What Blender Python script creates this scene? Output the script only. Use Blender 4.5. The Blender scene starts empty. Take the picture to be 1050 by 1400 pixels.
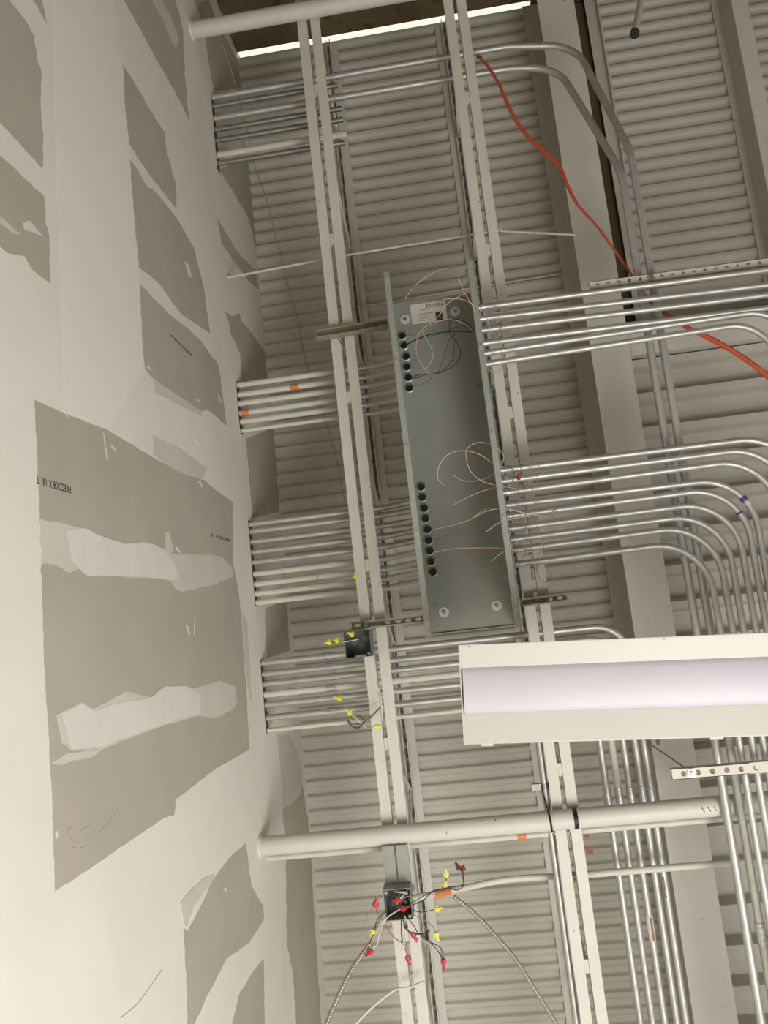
import bpy, bmesh, math, random
from mathutils import Vector, Matrix
from mathutils.geometry import tessellate_polygon
random.seed(7)
C = bpy.context.scene.collection
sc = bpy.context.scene

# ------------------------------------------------------------------ camera
# world: +X right in the photo, +Y towards the photo's bottom, +Z up. The camera looks almost straight up.
FPX = 1069.19
M = Matrix(((0.98883903, 0.11000039, 0.10048526), (-0.12249267, 0.98417587, 0.12803673), (-0.08481108, -0.13891643, 0.98666575)))
EYE = Vector((0, 0, 1.6))
cam_d = bpy.data.cameras.new('camera'); cam = bpy.data.objects.new('camera', cam_d); C.objects.link(cam)
cam_d.sensor_fit = 'VERTICAL'; cam_d.sensor_height = 36; cam_d.lens = 36 * FPX / 1400; cam_d.clip_start = 0.05; cam_d.clip_end = 100
R3 = Matrix((M[0], -Vector(M[1]), -Vector(M[2]))).transposed()
cam.matrix_world = Matrix.Translation(EYE) @ R3.to_4x4()
sc.camera = cam

# ------------------------------------------------------------------ world, lights, exposure
w = bpy.data.worlds.new('room_air'); sc.world = w; w.use_nodes = True
w.node_tree.nodes['Background'].inputs[0].default_value = (1.0, 0.965, 0.90, 1)
w.node_tree.nodes['Background'].inputs[1].default_value = 0.34
def area(name, loc, target, sx, sy, power, col=(1, .93, .82)):
    d = bpy.data.lights.new(name, 'AREA'); d.shape = 'RECTANGLE'; d.size = sx; d.size_y = sy; d.energy = power; d.color = col
    o = bpy.data.objects.new(name, d); C.objects.link(o); o.location = loc
    o.rotation_euler = (Vector(target) - Vector(loc)).to_track_quat('-Z', 'Y').to_euler()
    return o
area('added_bounce_light', (1.5, 2.6, 0.8), (-1.1, 1.3, 3.0), 3.2, 2.4, 255, (1, .98, .945))  # added unseen area light, stands in for bounce from the floor
area('room_glow', (2.6, 2.8, 0.4), (0.4, 0.6, 6.5), 4.0, 4.0, 95, (1, .97, .93))
sc.view_settings.view_transform = 'Standard'; sc.view_settings.look = 'None'
sc.view_settings.exposure = 0.0; sc.view_settings.gamma = 1.0; sc.view_settings.use_curve_mapping = False

# ------------------------------------------------------------------ helpers
def ray(u, v): return M.transposed() @ Vector(((u - 525) / FPX, (v - 700) / FPX, 1))
def hz(u, v, h):                       # pixel -> point on the level plane h above the eye
    r = ray(u, v); return EYE + r * (h / r.z)
XW = -1.13
def onwall(u, v, off=0.0):
    r = ray(u, v); return EYE + r * ((XW + off) / r.x)
def lin(c):
    c = c / 255; return c / 12.92 if c <= .04045 else ((c + .055) / 1.055) ** 2.4
def rgb(r, g, b): return (lin(r), lin(g), lin(b), 1)

def mat(name, col, rough=.6, metal=0.0, noise=0.0, nscale=8, col2=None, bump=0.0, bscale=60, spots=None, stretch=None):
    m = bpy.data.materials.new(name); m.use_nodes = True; nt = m.node_tree; b = nt.nodes['Principled BSDF']
    b.inputs['Roughness'].default_value = rough; b.inputs['Metallic'].default_value = metal
    b.inputs['Base Color'].default_value = col
    tc = nt.nodes.new('ShaderNodeTexCoord'); src = tc.outputs['Object']
    if stretch:
        mp = nt.nodes.new('ShaderNodeMapping'); mp.inputs['Scale'].default_value = stretch; nt.links.new(src, mp.inputs[0]); src = mp.outputs[0]
    last = None
    if noise or col2:
        n = nt.nodes.new('ShaderNodeTexNoise'); n.inputs['Scale'].default_value = nscale; n.inputs['Detail'].default_value = 4
        nt.links.new(src, n.inputs['Vector'])
        mx = nt.nodes.new('ShaderNodeMix'); mx.data_type = 'RGBA'
        c2 = col2 or tuple(x * (1 - noise) for x in col[:3]) + (1,)
        mx.inputs[6].default_value = col; mx.inputs[7].default_value = c2
        rmp = nt.nodes.new('ShaderNodeMapRange'); rmp.inputs[1].default_value = .35; rmp.inputs[2].default_value = .65
        nt.links.new(n.outputs['Fac'], rmp.inputs[0]); nt.links.new(rmp.outputs[0], mx.inputs[0]); nt.links.new(mx.outputs[2], b.inputs['Base Color'])
        last = mx.outputs[2]
        if metal > .3:
            r2 = nt.nodes.new('ShaderNodeMapRange'); r2.inputs[3].default_value = rough - .08; r2.inputs[4].default_value = rough + .12
            nt.links.new(n.outputs['Fac'], r2.inputs[0]); nt.links.new(r2.outputs[0], b.inputs['Roughness'])
    if spots:
        v = nt.nodes.new('ShaderNodeTexNoise'); v.inputs['Scale'].default_value = spots[1]; v.inputs['Detail'].default_value = 6
        nt.links.new(src, v.inputs['Vector'])
        r3 = nt.nodes.new('ShaderNodeMapRange'); r3.inputs[1].default_value = spots[2]; r3.inputs[2].default_value = spots[2] + .04
        nt.links.new(v.outputs['Fac'], r3.inputs[0])
        m2 = nt.nodes.new('ShaderNodeMix'); m2.data_type = 'RGBA'
        m2.inputs[6].default_value = col; m2.inputs[7].default_value = spots[0]
        if last: nt.links.new(last, m2.inputs[6])
        nt.links.new(r3.outputs[0], m2.inputs[0]); nt.links.new(m2.outputs[2], b.inputs['Base Color'])
    if bump:
        n2 = nt.nodes.new('ShaderNodeTexNoise'); n2.inputs['Scale'].default_value = bscale; n2.inputs['Detail'].default_value = 3
        nt.links.new(src, n2.inputs['Vector'])
        bp = nt.nodes.new('ShaderNodeBump'); bp.inputs['Strength'].default_value = bump; bp.inputs['Distance'].default_value = .002
        nt.links.new(n2.outputs['Fac'], bp.inputs['Height']); nt.links.new(bp.outputs[0], b.inputs['Normal'])
    return m
MT = dict(
    deck=mat('deck_paint', rgb(196, 192, 180), .55, 0, .05, 3),
    steel=mat('steel_paint', rgb(208, 204, 193), .5, 0, .06, 5, spots=(rgb(120, 112, 98), 26, .72)),
    mud=mat('joint_compound', rgb(228, 223, 211), .8, 0, .05, 2.2, bump=.15, bscale=14),
    mud2=mat('fresh_joint_compound', rgb(220, 217, 207), .75, 0, .06, 6, bump=.3, bscale=9),
    mudl=mat('sanded_joint_compound', rgb(232, 228, 217), .8, 0, .04, 1.5),
    mud3=mat('thin_joint_compound', rgb(208, 202, 189), .8, 0, .06, 6, bump=.2, bscale=9),
    board=mat('drywall_paper_and_shade', rgb(180, 172, 157), .85, 0, .07, 3, bump=.1, bscale=30),
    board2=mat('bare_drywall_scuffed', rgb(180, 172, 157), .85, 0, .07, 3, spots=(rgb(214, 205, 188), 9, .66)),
    galv=mat('galvanized_conduit', rgb(196, 196, 190), .46, .65, .14, 14),
    galvd=mat('dull_galvanized_conduit', rgb(158, 160, 155), .42, .8, .2, 10),
    coup=mat('zinc_fitting', rgb(200, 200, 198), .36, .6, .3, 90),
    cpaint=mat('painted_conduit', rgb(208, 203, 190), .55, 0, .08, 9, spots=(rgb(140, 134, 120), 30, .7)),
    sheet=mat('galvanized_sheet', rgb(150, 151, 141), .5, .15, .10, 4, bump=.05, bscale=200, spots=(rgb(130, 131, 122), 11, .68)),
    lip=mat('galvanized_edge', rgb(168, 172, 164), .42, .4, .08, 12),
    strut=mat('zinc_strut', rgb(166, 160, 138), .45, .3, .2, 20),
    strutw=mat('painted_strut', rgb(210, 204, 190), .5, 0, .05, 12),
    brown=mat('brown_sheathing', rgb(112, 98, 70), .85, 0, .2, 5, spots=(rgb(84, 72, 48), 12, .6)),
    dark=mat('painted_void_shade', rgb(92, 82, 60), .9),  # shade above the deck gap, put into the base colour
    black=mat('black_rubber', rgb(20, 19, 18), .5),
    orange=mat('orange_marking_paint', rgb(214, 118, 52), .7, 0, 0.3, 60, col2=rgb(205, 140, 90)),
    redcord=mat('orange_cord', rgb(196, 84, 52), .5, 0, .12, 10),
    pink=mat('pink_wire', rgb(218, 188, 172), .45),
    rust=mat('copper_red_wire', rgb(164, 120, 102), .45),
    blackw=mat('black_wire', rgb(38, 36, 32), .4),
    greenw=mat('green_wire', rgb(62, 74, 50), .4),
    redw=mat('red_wire', rgb(170, 70, 58), .4),
    whitew=mat('white_wire', rgb(218, 214, 200), .4),
    grayw=mat('gray_wire', rgb(120, 116, 104), .4),
    red=mat('red_wire_nut', rgb(190, 40, 46), .4),
    maroon=mat('dark_red_wire_nut', rgb(110, 26, 34), .4),
    yellow=mat('yellow_wire_nut', rgb(226, 218, 66), .45),
    boxg=mat('dark_gray_box', rgb(112, 116, 116), .5, .15, .15, 20),
    boxin=mat('box_interior', rgb(88, 92, 92), .5, .15, .2, 30),
    boxl=mat('light_gray_box', rgb(150, 152, 144), .5, .2, .1, 15),
    fixw=mat('fixture_white', rgb(200, 197, 187), .4, 0, .02, 5),
    lens=mat('fixture_lens', rgb(196, 191, 199), .42, 0, .03, 3),
    paper=mat('label_paper', rgb(206, 201, 192), .6),
    ink=mat('ink_and_opening_shade', rgb(66, 62, 54), .7),
    lgray=mat('label_gray', rgb(150, 146, 138), .6),
    purple=mat('purple_tape', rgb(96, 50, 130), .5),
    flex=mat('flexible_metal_conduit', rgb(165, 162, 148), .42, .6, .1, 30),
    floor=mat('concrete_floor', rgb(150, 145, 136), .7, 0, .15, 2),
)
em = bpy.data.materials.new('daylight'); em.use_nodes = True
b_ = em.node_tree.nodes['Principled BSDF']; b_.inputs['Base Color'].default_value = (1, .95, .75, 1)
b_.inputs['Emission Color'].default_value = (1, .91, .66, 1); b_.inputs['Emission Strength'].default_value = 1.15
MT['day'] = em

def link(name, me, m, parent=None):
    o = bpy.data.objects.new(name, me); C.objects.link(o)
    if m is not None and not me.materials: me.materials.append(MT[m] if isinstance(m, str) else m)
    if parent is not None: o.parent = parent
    return o
def finish(bm, name, m, parent=None, smooth=False):
    bmesh.ops.recalc_face_normals(bm, faces=bm.faces)
    me = bpy.data.meshes.new(name); bm.to_mesh(me); bm.free()
    if smooth:
        for p in me.polygons: p.use_smooth = True
        try: me.set_sharp_from_angle(angle=math.radians(40))
        except Exception: pass
    return link(name, me, m, parent)
def empty(name, loc, label, cat, group=None):
    o = bpy.data.objects.new(name, None); C.objects.link(o); o.location = loc; o.empty_display_size = .05
    o['label'] = label; o['category'] = cat
    if group: o['group'] = group
    return o
def tag(o, label, cat, group=None):
    o['label'] = label; o['category'] = cat
    if group: o['group'] = group
    return o
class Thing:
    """an Empty at a thing's base; parts are given in world space and parented to it"""
    def __init__(s, name, loc, label, cat, group=None): s.e = empty(name, loc, label, cat, group); s.l = Vector(loc)
    def adopt(s, o, parent=None):
        if parent is None: o.parent = s.e; o.location = o.location - s.l
        else: o.parent = parent
        return o
def struct(o): o['kind'] = 'structure'; return o
def box(bm, lo, hi, mtx=None):
    vs = [bm.verts.new(Vector((x, y, z))) for x in (lo[0], hi[0]) for y in (lo[1], hi[1]) for z in (lo[2], hi[2])]
    if mtx:
        for v in vs: v.co = mtx @ v.co
    for f in ((0, 1, 3, 2), (4, 6, 7, 5), (0, 4, 5, 1), (2, 3, 7, 6), (0, 2, 6, 4), (1, 5, 7, 3)): bm.faces.new([vs[i] for i in f])
    return vs
def boxo(name, lo, hi, m, mtx=None, bevel=0):
    bm = bmesh.new(); box(bm, lo, hi, mtx)
    if bevel: bmesh.ops.bevel(bm, geom=bm.edges[:], offset=bevel, segments=2, affect='EDGES')
    return finish(bm, name, m)
def smooth_path(pts, n=8):
    P = [Vector(p) for p in pts]; out = []
    for i in range(len(P) - 1):
        p0 = P[i - 1] if i else P[0] * 2 - P[1]; p1, p2 = P[i], P[i + 1]
        p3 = P[i + 2] if i + 2 < len(P) else P[i + 1] * 2 - P[i]
        for k in range(n):
            t = k / n
            out.append(.5 * ((2 * p1) + (-p0 + p2) * t + (2 * p0 - 5 * p1 + 4 * p2 - p3) * t * t + (-p0 + 3 * p1 - 3 * p2 + p3) * t ** 3))
    out.append(P[-1]); return out
def fillet(pts, rads, n=12):
    P = [Vector(p) for p in pts]; out = [P[0]]
    for i in range(1, len(P) - 1):
        r = rads[i - 1] if isinstance(rads, (list, tuple)) else rads
        a = (P[i - 1] - P[i]).normalized(); b = (P[i + 1] - P[i]).normalized(); ang = a.angle(b)
        if ang > math.pi - .02: out.append(P[i]); continue
        d = min(r / math.tan(ang / 2), (P[i - 1] - P[i]).length * .95, (P[i + 1] - P[i]).length * .95)
        re = d * math.tan(ang / 2); c = P[i] + (a + b).normalized() * (re / math.sin(ang / 2))
        v1 = P[i] + a * d - c; v2 = P[i] + b * d - c
        for k in range(n + 1):
            t = k / n; th = v1.angle(v2)
            out.append(c + (v1 * math.sin((1 - t) * th) + v2 * math.sin(t * th)) / math.sin(th))
    out.append(P[-1]); return out
def tube_bm(bm, path, r, sides=12, cap=True, hollow=False, rfun=None):
    P = [path[0]]
    for p in path[1:]:
        if (p - P[-1]).length > 1e-5: P.append(p)
    t = (P[1] - P[0]).normalized(); up = Vector((0, 0, 1)) if abs(t.z) < .9 else Vector((1, 0, 0))
    nrm = t.cross(up).normalized(); rings = []; s = 0
    for i, p in enumerate(P):
        if i: s += (p - P[i - 1]).length
        t2 = (P[min(i + 1, len(P) - 1)] - P[max(i - 1, 0)]).normalized()
        nrm = (nrm - t2 * nrm.dot(t2)).normalized(); bn = t2.cross(nrm); rr = rfun(i, s) if rfun else r
        rings.append([bm.verts.new(p + (nrm * math.cos(a) + bn * math.sin(a)) * rr) for a in [2 * math.pi * k / sides for k in range(sides)]])
    for i in range(len(rings) - 1):
        for k in range(sides): bm.faces.new((rings[i][k], rings[i][(k + 1) % sides], rings[i + 1][(k + 1) % sides], rings[i + 1][k]))
    if cap:
        for rg, p in ((rings[0], P[0]), (rings[-1], P[-1])):
            try: bm.faces.new(rg)
            except ValueError: pass
def tubeo(name, path, r, m, sides=12, rfun=None):
    bm = bmesh.new(); tube_bm(bm, [Vector(p) for p in path], r, sides, rfun=rfun); return finish(bm, name, m, smooth=True)

# ------------------------------------------------------------------ the setting
H = 5.1 + 1.6           # underside of the deck
YE = -4.17              # end wall
PITCH = .0915
# --- left wall with its bare board, one painted shade area and patches of compound
wall = struct(boxo('wall_left', (XW - .12, YE - .1, 0), (XW, 6.0, H + .028), 'mud'))
def ragged(pts, amp, step):
    out = []
    for i in range(len(pts)):
        a = Vector(pts[i]).to_2d() if len(pts[i]) > 2 else Vector(pts[i]); b = Vector(pts[(i + 1) % len(pts)])
        n = max(1, int((b - a).length / step))
        for k in range(n):
            p = a.lerp(b, k / n)
            if k: p = p + Vector((random.gauss(0, amp), random.gauss(0, amp)))
            out.append(p)
    return out
def patch(name, px, off, m, amp=.5, step=7, parent=wall):
    pts = [onwall(p[0], p[1]) for p in ragged(px, amp, step)]
    bm = bmesh.new()
    lo = [bm.verts.new((XW - .001, p.y, p.z)) for p in pts]; hi = [bm.verts.new((XW + off, p.y, p.z)) for p in pts]
    n = len(pts)
    for tri in tessellate_polygon([[Vector((p.y, p.z, 0)) for p in pts]]):
        a, b, c = [pts[k] for k in tri]
        if (b.y - a.y) * (c.z - a.z) - (b.z - a.z) * (c.y - a.y) < 0: tri = tri[::-1]
        try: bm.faces.new([hi[k] for k in tri])
        except ValueError: pass
    for i in range(n): bm.faces.new((lo[i], lo[(i + 1) % n], hi[(i + 1) % n], hi[i]))
    me = bpy.data.meshes.new(name); bm.to_mesh(me); bm.free()
    return link(name, me, m, parent)
boards_and_shade = [
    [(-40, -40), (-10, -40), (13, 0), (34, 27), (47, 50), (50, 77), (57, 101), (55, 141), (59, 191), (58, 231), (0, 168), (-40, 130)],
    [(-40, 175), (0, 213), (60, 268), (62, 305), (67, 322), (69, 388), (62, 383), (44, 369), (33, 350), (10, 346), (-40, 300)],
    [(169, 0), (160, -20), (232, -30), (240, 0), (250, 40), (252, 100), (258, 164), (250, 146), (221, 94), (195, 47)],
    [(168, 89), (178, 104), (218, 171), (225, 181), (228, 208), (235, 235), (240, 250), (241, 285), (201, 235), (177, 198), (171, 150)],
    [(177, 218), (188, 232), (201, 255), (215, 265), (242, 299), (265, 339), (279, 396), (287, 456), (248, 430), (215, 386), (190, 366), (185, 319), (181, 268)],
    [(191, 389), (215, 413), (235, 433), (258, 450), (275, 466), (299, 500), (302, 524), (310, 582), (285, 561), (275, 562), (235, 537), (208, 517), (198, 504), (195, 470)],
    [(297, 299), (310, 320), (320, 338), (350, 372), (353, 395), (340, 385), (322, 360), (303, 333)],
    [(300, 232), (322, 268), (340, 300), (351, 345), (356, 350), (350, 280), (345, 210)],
    [(278, 40), (292, 125), (330, 120), (326, 84), (296, 30), (285, 0), (265, 0), (276, 30)],  # shaded wall near the end wall, its shade painted in board colour
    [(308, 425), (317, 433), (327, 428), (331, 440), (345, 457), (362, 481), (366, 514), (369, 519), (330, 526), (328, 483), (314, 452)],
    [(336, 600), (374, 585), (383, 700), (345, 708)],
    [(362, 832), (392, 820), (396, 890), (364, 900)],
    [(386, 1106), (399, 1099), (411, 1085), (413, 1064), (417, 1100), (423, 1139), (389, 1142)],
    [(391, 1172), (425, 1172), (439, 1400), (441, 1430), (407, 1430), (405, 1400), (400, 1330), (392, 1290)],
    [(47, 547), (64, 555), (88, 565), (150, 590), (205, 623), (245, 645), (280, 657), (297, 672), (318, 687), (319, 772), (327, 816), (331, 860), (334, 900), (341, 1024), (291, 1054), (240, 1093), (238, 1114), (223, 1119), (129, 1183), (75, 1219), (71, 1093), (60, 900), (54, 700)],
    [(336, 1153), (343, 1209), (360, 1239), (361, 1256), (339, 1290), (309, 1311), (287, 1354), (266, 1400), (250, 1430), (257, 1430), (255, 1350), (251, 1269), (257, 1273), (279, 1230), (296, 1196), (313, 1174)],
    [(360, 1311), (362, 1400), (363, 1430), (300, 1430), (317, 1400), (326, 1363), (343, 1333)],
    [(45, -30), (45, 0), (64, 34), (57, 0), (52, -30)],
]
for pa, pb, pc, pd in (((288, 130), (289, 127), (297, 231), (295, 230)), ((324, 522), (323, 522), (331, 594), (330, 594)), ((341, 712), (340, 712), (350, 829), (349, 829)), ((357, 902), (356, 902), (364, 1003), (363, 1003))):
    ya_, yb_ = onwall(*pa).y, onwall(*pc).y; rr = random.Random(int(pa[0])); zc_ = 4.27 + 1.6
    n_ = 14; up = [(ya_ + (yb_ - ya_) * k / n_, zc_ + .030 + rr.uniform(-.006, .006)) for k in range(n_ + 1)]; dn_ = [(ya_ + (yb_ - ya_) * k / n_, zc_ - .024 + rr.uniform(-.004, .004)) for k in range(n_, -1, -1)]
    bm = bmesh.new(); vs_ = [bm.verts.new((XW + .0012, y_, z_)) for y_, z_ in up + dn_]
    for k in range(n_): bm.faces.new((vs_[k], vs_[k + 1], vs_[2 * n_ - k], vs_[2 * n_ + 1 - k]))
    finish(bm, 'opening_shade', 'ink', wall)  # flat dark patch: shade of the gap round the conduits, painted on
patch('compound_band', [(72, -40), (150, -40), (166, 90), (184, 268), (194, 470), (196, 505), (150, 585), (88, 562), (84, 400), (76, 200)], .0005, 'mudl', .4, 30)
for i, b in enumerate(boards_and_shade): patch('bare_board_and_shade', b, .0008, 'board2' if i in (1,) else 'board', .45, 8)
muds = [
    ([(53, 709), (90, 716), (113, 722), (140, 733), (170, 743), (200, 741), (215, 748), (235, 757), (262, 758), (300, 760), (317, 775), (318, 789), (290, 800), (250, 809), (240, 805), (232, 793), (215, 791), (150, 787), (120, 787), (108, 778), (95, 783), (75, 772), (57, 771)], 'mud3', .0014),
    ([(90, 726), (115, 722), (140, 734), (170, 744), (205, 742), (222, 750), (235, 765), (243, 790), (236, 793), (215, 790), (150, 786), (120, 787), (100, 768)], 'mud2', .002),
    ([(77, 977), (95, 968), (111, 960), (125, 970), (150, 957), (171, 945), (195, 951), (206, 953), (223, 939), (266, 941), (300, 930), (321, 938), (324, 960), (317, 971), (296, 981), (270, 979), (223, 992), (171, 1011), (141, 1024), (98, 1026), (83, 1015)], 'mud3', .0014),
    ([(85, 975), (111, 962), (128, 972), (160, 962), (206, 953), (225, 938), (255, 938), (272, 950), (274, 974), (255, 980), (223, 990), (171, 1008), (141, 1020), (98, 1024)], 'mud2', .002),
    ([(208, 0), (222, 0), (234, 25), (245, 58), (240, 65), (232, 50), (222, 25)], 'mud3', .0014),
    ([(70, 1043), (90, 1030), (140, 1024), (128, 1034), (80, 1046)], 'mud3', .0013),
    ([(226, 728), (232, 726), (237, 755), (225, 755)], 'mud3', .0013),
    ([(31, 305), (40, 301), (50, 314), (58, 322), (50, 320), (33, 314)], 'mud2', .0014),
    ([(0, 295), (12, 306), (28, 320), (20, 320), (0, 305)], 'mud3', .0014),
    ([(252, 357), (258, 362), (263, 380), (258, 378)], 'mud2', .0014),
    ([(246, 1235), (262, 1215), (280, 1200), (292, 1196), (286, 1212), (265, 1238), (255, 1272), (251, 1262)], 'mud3', .0014),
    ([(209, 592), (211, 596), (245, 612), (283, 640), (278, 655), (245, 645), (209, 622)], 'mud3', .0009),
    ([(378, 1004), (396, 1003), (408, 1030), (413, 1062), (411, 1085), (399, 1099), (386, 1105), (384, 1060)], 'mud3', .0007),
    ([(330, 835), (338, 850), (341, 900), (344, 960), (340, 955), (334, 905)], 'mud3', .0009),
    ([(209, 517), (235, 535), (275, 562), (277, 570), (240, 552), (210, 536)], 'mud3', .0009),
]
for b, m, off in muds: patch('compound_patch', b, off, m, .5, 6)
# thin trowel marks and drips
for a, b, wd in (((88, 560), (92, 571), 2), ((141, 592), (146, 628), 1.2), ((152, 609), (158, 616), 3), ((264, 598), (274, 608), 2.5), ((266, 842), (265, 868), 1), ((255, 855), (259, 868), 3),
                 ((76, 1136), (78, 1146), 3), ((306, 1214), (310, 1218), 4), ((298, 540), (302, 550), 2), ((272, 657), (276, 666), 4), ((241, 748), (246, 756), 3), ((201, 500), (206, 506), 3), ((268, 545), (272, 549), 3)):
    d = Vector((b[0] - a[0], b[1] - a[1])).normalized(); n = Vector((-d.y, d.x)) * wd * .5
    patch('compound_smear', [(a[0] - n.x, a[1] - n.y), (b[0] - n.x * .5, b[1] - n.y * .5), (b[0] + n.x * .5, b[1] + n.y * .5), (a[0] + n.x, a[1] + n.y)], .0018, 'mud2', .2, 4)
# pencil scrawl and a crack
for pts in ([(98, 1130), (93, 1136), (94, 1145), (101, 1150)], [(110, 1136), (118, 1131), (122, 1128)], [(98, 1158), (108, 1160), (118, 1156)], [(140, 1116), (148, 1130), (158, 1138)], [(136, 1138), (147, 1126), (158, 1112)], [(165, 1392), (190, 1370), (222, 1325)], [(296, 744), (298, 745)], [(342, 1236), (345, 1231), (344, 1240)]):
    o = tubeo('pencil_mark', smooth_path([onwall(*p, .001) for p in pts], 4), .0006, 'lgray', 5); o.parent = wall
# stamped print on the board (upside down as in the photo)
def wall_text(txt, u0, v0, u1, v1, size):
    cu = bpy.data.curves.new('t', 'FONT'); cu.body = txt; cu.size = .03; cu.extrude = .0003
    o = bpy.data.objects.new('t', cu); C.objects.link(o); bpy.context.view_layer.update()
    me = bpy.data.meshes.new_from_object(o.evaluated_get(bpy.context.evaluated_depsgraph_get())); bpy.data.objects.remove(o)
    p0, p1 = onwall(u0, v0, .0016), onwall(u1, v1, .0016); x = (p1 - p0); L = x.length; x.normalize(); nn = Vector((1, 0, 0)); y = nn.cross(x)
    wdt = max(v.co.x for v in me.vertices); s = L / wdt
    for v in me.vertices: c = v.co.copy(); v.co = p0 + x * (c.x * s) + y * (c.y * size / .0225) + nn * c.z
    return link('board_print', me, 'ink', wall)
wall_text('FIRECODE X  UL  T', 97, 665, 50, 651, .024)
wall_text('FIRECODE X  UL', 314, 737, 288, 729, .016)
wall_text('FIRECODE X', 262, 484, 232, 455, .014)

# --- end wall of brown sheathing with a slit of daylight over it
struct(boxo('wall_back', (XW, YE - .1, 0), (4.4, YE - .03, H - .02), 'brown'))
o = boxo('upper_sheathing', (1.0, YE - .1, H - .02), (4.4, YE - .03, H + .3), 'brown'); o.parent = bpy.data.objects['wall_back']
torn = bmesh.new()
top = H + .0; x = XW; prev = None; 
pts = []
while x < 1.2:
    pts.append((x, (H - .04) + (random.uniform(-.014, .014) if x > -.2 else random.uniform(-.002, .002)))); x += random.uniform(.012, .03) if x > -.2 else .1
for (xa, za), (xb, zb) in zip(pts, pts[1:]): 
    vs = [torn.verts.new((xx, YE - .025, zz)) for xx, zz in ((xa, H - .5), (xb, H - .5), (xb, zb), (xa, za))]
    torn.faces.new(vs)
    vs = [torn.verts.new((xx, YE - .032, zz)) for xx, zz in ((xa, H - .5), (xb, H - .5), (xb, zb), (xa, za))]
    torn.faces.new(vs[::-1])
o = finish(torn, 'torn_paper_facing', 'brown', bpy.data.objects['wall_back'])
struct(boxo('daylight_slit_1', (XW, YE - .08, H - .02), (1.0, YE - .06, H + .12), 'day'))  # glowing sheet added for the sky in the slit above the wall
# --- metal roof deck, sheet by sheet
def deck(x0, x1, ya, yb, z, pitch, low, slope, depth, per, parent, m='deck', rib=False):
    y = ya; k = 0
    while y < yb - 1e-6:
        prof = []
        n = min(per, int(round((yb - y) / pitch)))
        if n < 1: break
        for i in range(n):
            b = y + i * pitch
            sm = [(t, t * t * (3 - 2 * t)) for t in (.2, .4, .6, .8)]
            prof += [(b, z), (b + low, z)] + [(b + low + slope * t, z + depth * f) for t, f in sm] + [(b + low + slope, z + depth)]
            if rib:
                top = pitch - low - 2 * slope; c = b + low + slope + top / 2
                prof += [(c - .006, z + depth), (c - .003, z + depth - .004), (c + .003, z + depth - .004), (c + .006, z + depth)]
            prof += [(b + pitch - slope, z + depth)] + [(b + pitch - slope + slope * t, z + depth * (1 - f)) for t, f in sm]
        prof.append((y + n * pitch, z))
        bm = bmesh.new(); T = .0015
        cols = [[bm.verts.new((x, p[0], p[1] + t)) for p in prof] for x, t in ((x0, 0), (x1, 0), (x1, T), (x0, T))]
        for q in range(4):
            A, B = cols[q], cols[(q + 1) % 4]
            for i in range(len(prof) - 1): bm.faces.new((A[i], A[i + 1], B[i + 1], B[i]))
        finish(bm, 'deck_sheet', m, parent, smooth=True)
        y += n * pitch; k += 1
ceil = struct(boxo('ceiling', (XW - .12, YE - .05, H + .30), (4.5, 6.0, H + .36), 'dark'))
LOW, SLP = .024, .018
phase = .012
y0 = 2.405434 - PITCH * 72 + phase
deck(XW - .02, 1.19, y0, 5.8, H, PITCH, LOW, SLP, .021, 8, ceil)
deck(1.37, 4.4, y0, -1.40, H, PITCH, LOW, SLP, .021, 8, ceil)
H2 = 4.88 + 1.6
WP = .2165; yw = hz(1004, 1349, H2 - 1.6).y - 17 * WP
deck(1.225, 4.4, yw, yw + WP * 32, H2, WP, .045, .022, .10, 4, ceil)
o = boxo('deck_edge_plate', (1.157, yw, H2 - .004), (1.23, 5.8, H2), 'deck'); o.parent = ceil
# roof deck closures
e_ = boxo('deck_end_closure', (1.222, yw, H2), (1.228, 5.8, H2 + .10), 'deck'); e_.parent = ceil
e_ = boxo('gap_shade_sheet', (1.185, YE, H + .045), (1.375, -1.45, H + .055), 'dark'); e_.parent = ceil  # added dark sheet, its colour stands for the shade in the gap
struct(boxo('floor', (XW - .12, YE - .1, -.1), (7.0, 6.5, 0), 'floor'))

# ------------------------------------------------------------------ steel: joists and beams
def angle_bm(bm, x0, x1, ya, yb, z, leg, t, up):
    """L section along Y: flat leg x0..x1 at z, upright leg at x1"""
    s = 1 if up else -1
    box(bm, (min(x0, x1), ya, min(z, z + s * t)), (max(x0, x1), yb, max(z, z + s * t)))
    xa, xb = (x1 - t, x1) if x1 > x0 else (x1, x1 + t)
    box(bm, (xa, ya, min(z + s * t, z + s * leg)), (xb, yb, max(z + s * t, z + s * leg)))
ZB = 4.0 + 1.6
def joist(xl, xr, label, panel0):
    c = (xl + xr) / 2; g = .011
    T = Thing('bar_joist', (c, YE, ZB), label, 'joist', 'roof joists')
    for nm, z, up in (('bottom_chord_angle', ZB, True), ('top_chord_angle', H, False)):
        for s in (-1, 1):
            bm = bmesh.new(); angle_bm(bm, c + s * (xr - xl) / 2, c + s * g, YE + .02, 5.8, z, .055, .006, up)
            T.adopt(finish(bm, nm, 'steel'))
    y = panel0 - .45 * 10; k = 0
    while y < 5.6:
        y2 = y + .45
        a, b = ((y, ZB + .03), (y2, H - .03)) if k % 2 == 0 else ((y, H - .03), (y2, ZB + .03))
        if a[0] > YE + .05 and y2 < 5.78:
            T.adopt(tubeo('web_bar', [Vector((c, a[0], a[1])), Vector((c, b[0], b[1]))], .0095, 'steel', 8))
            if k % 2 == 0:
                o = boxo('spacer_plate', (c - g + .001, a[0] - .03, ZB + .006), (c + g - .001, a[0] + .03, ZB + .05), 'steel'); T.adopt(o)
        y = y2; k += 1
    return T
joist(-.527, -.398, 'off-white painted open-web joist running between the left wall and the open panel trough', -.30)
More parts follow.
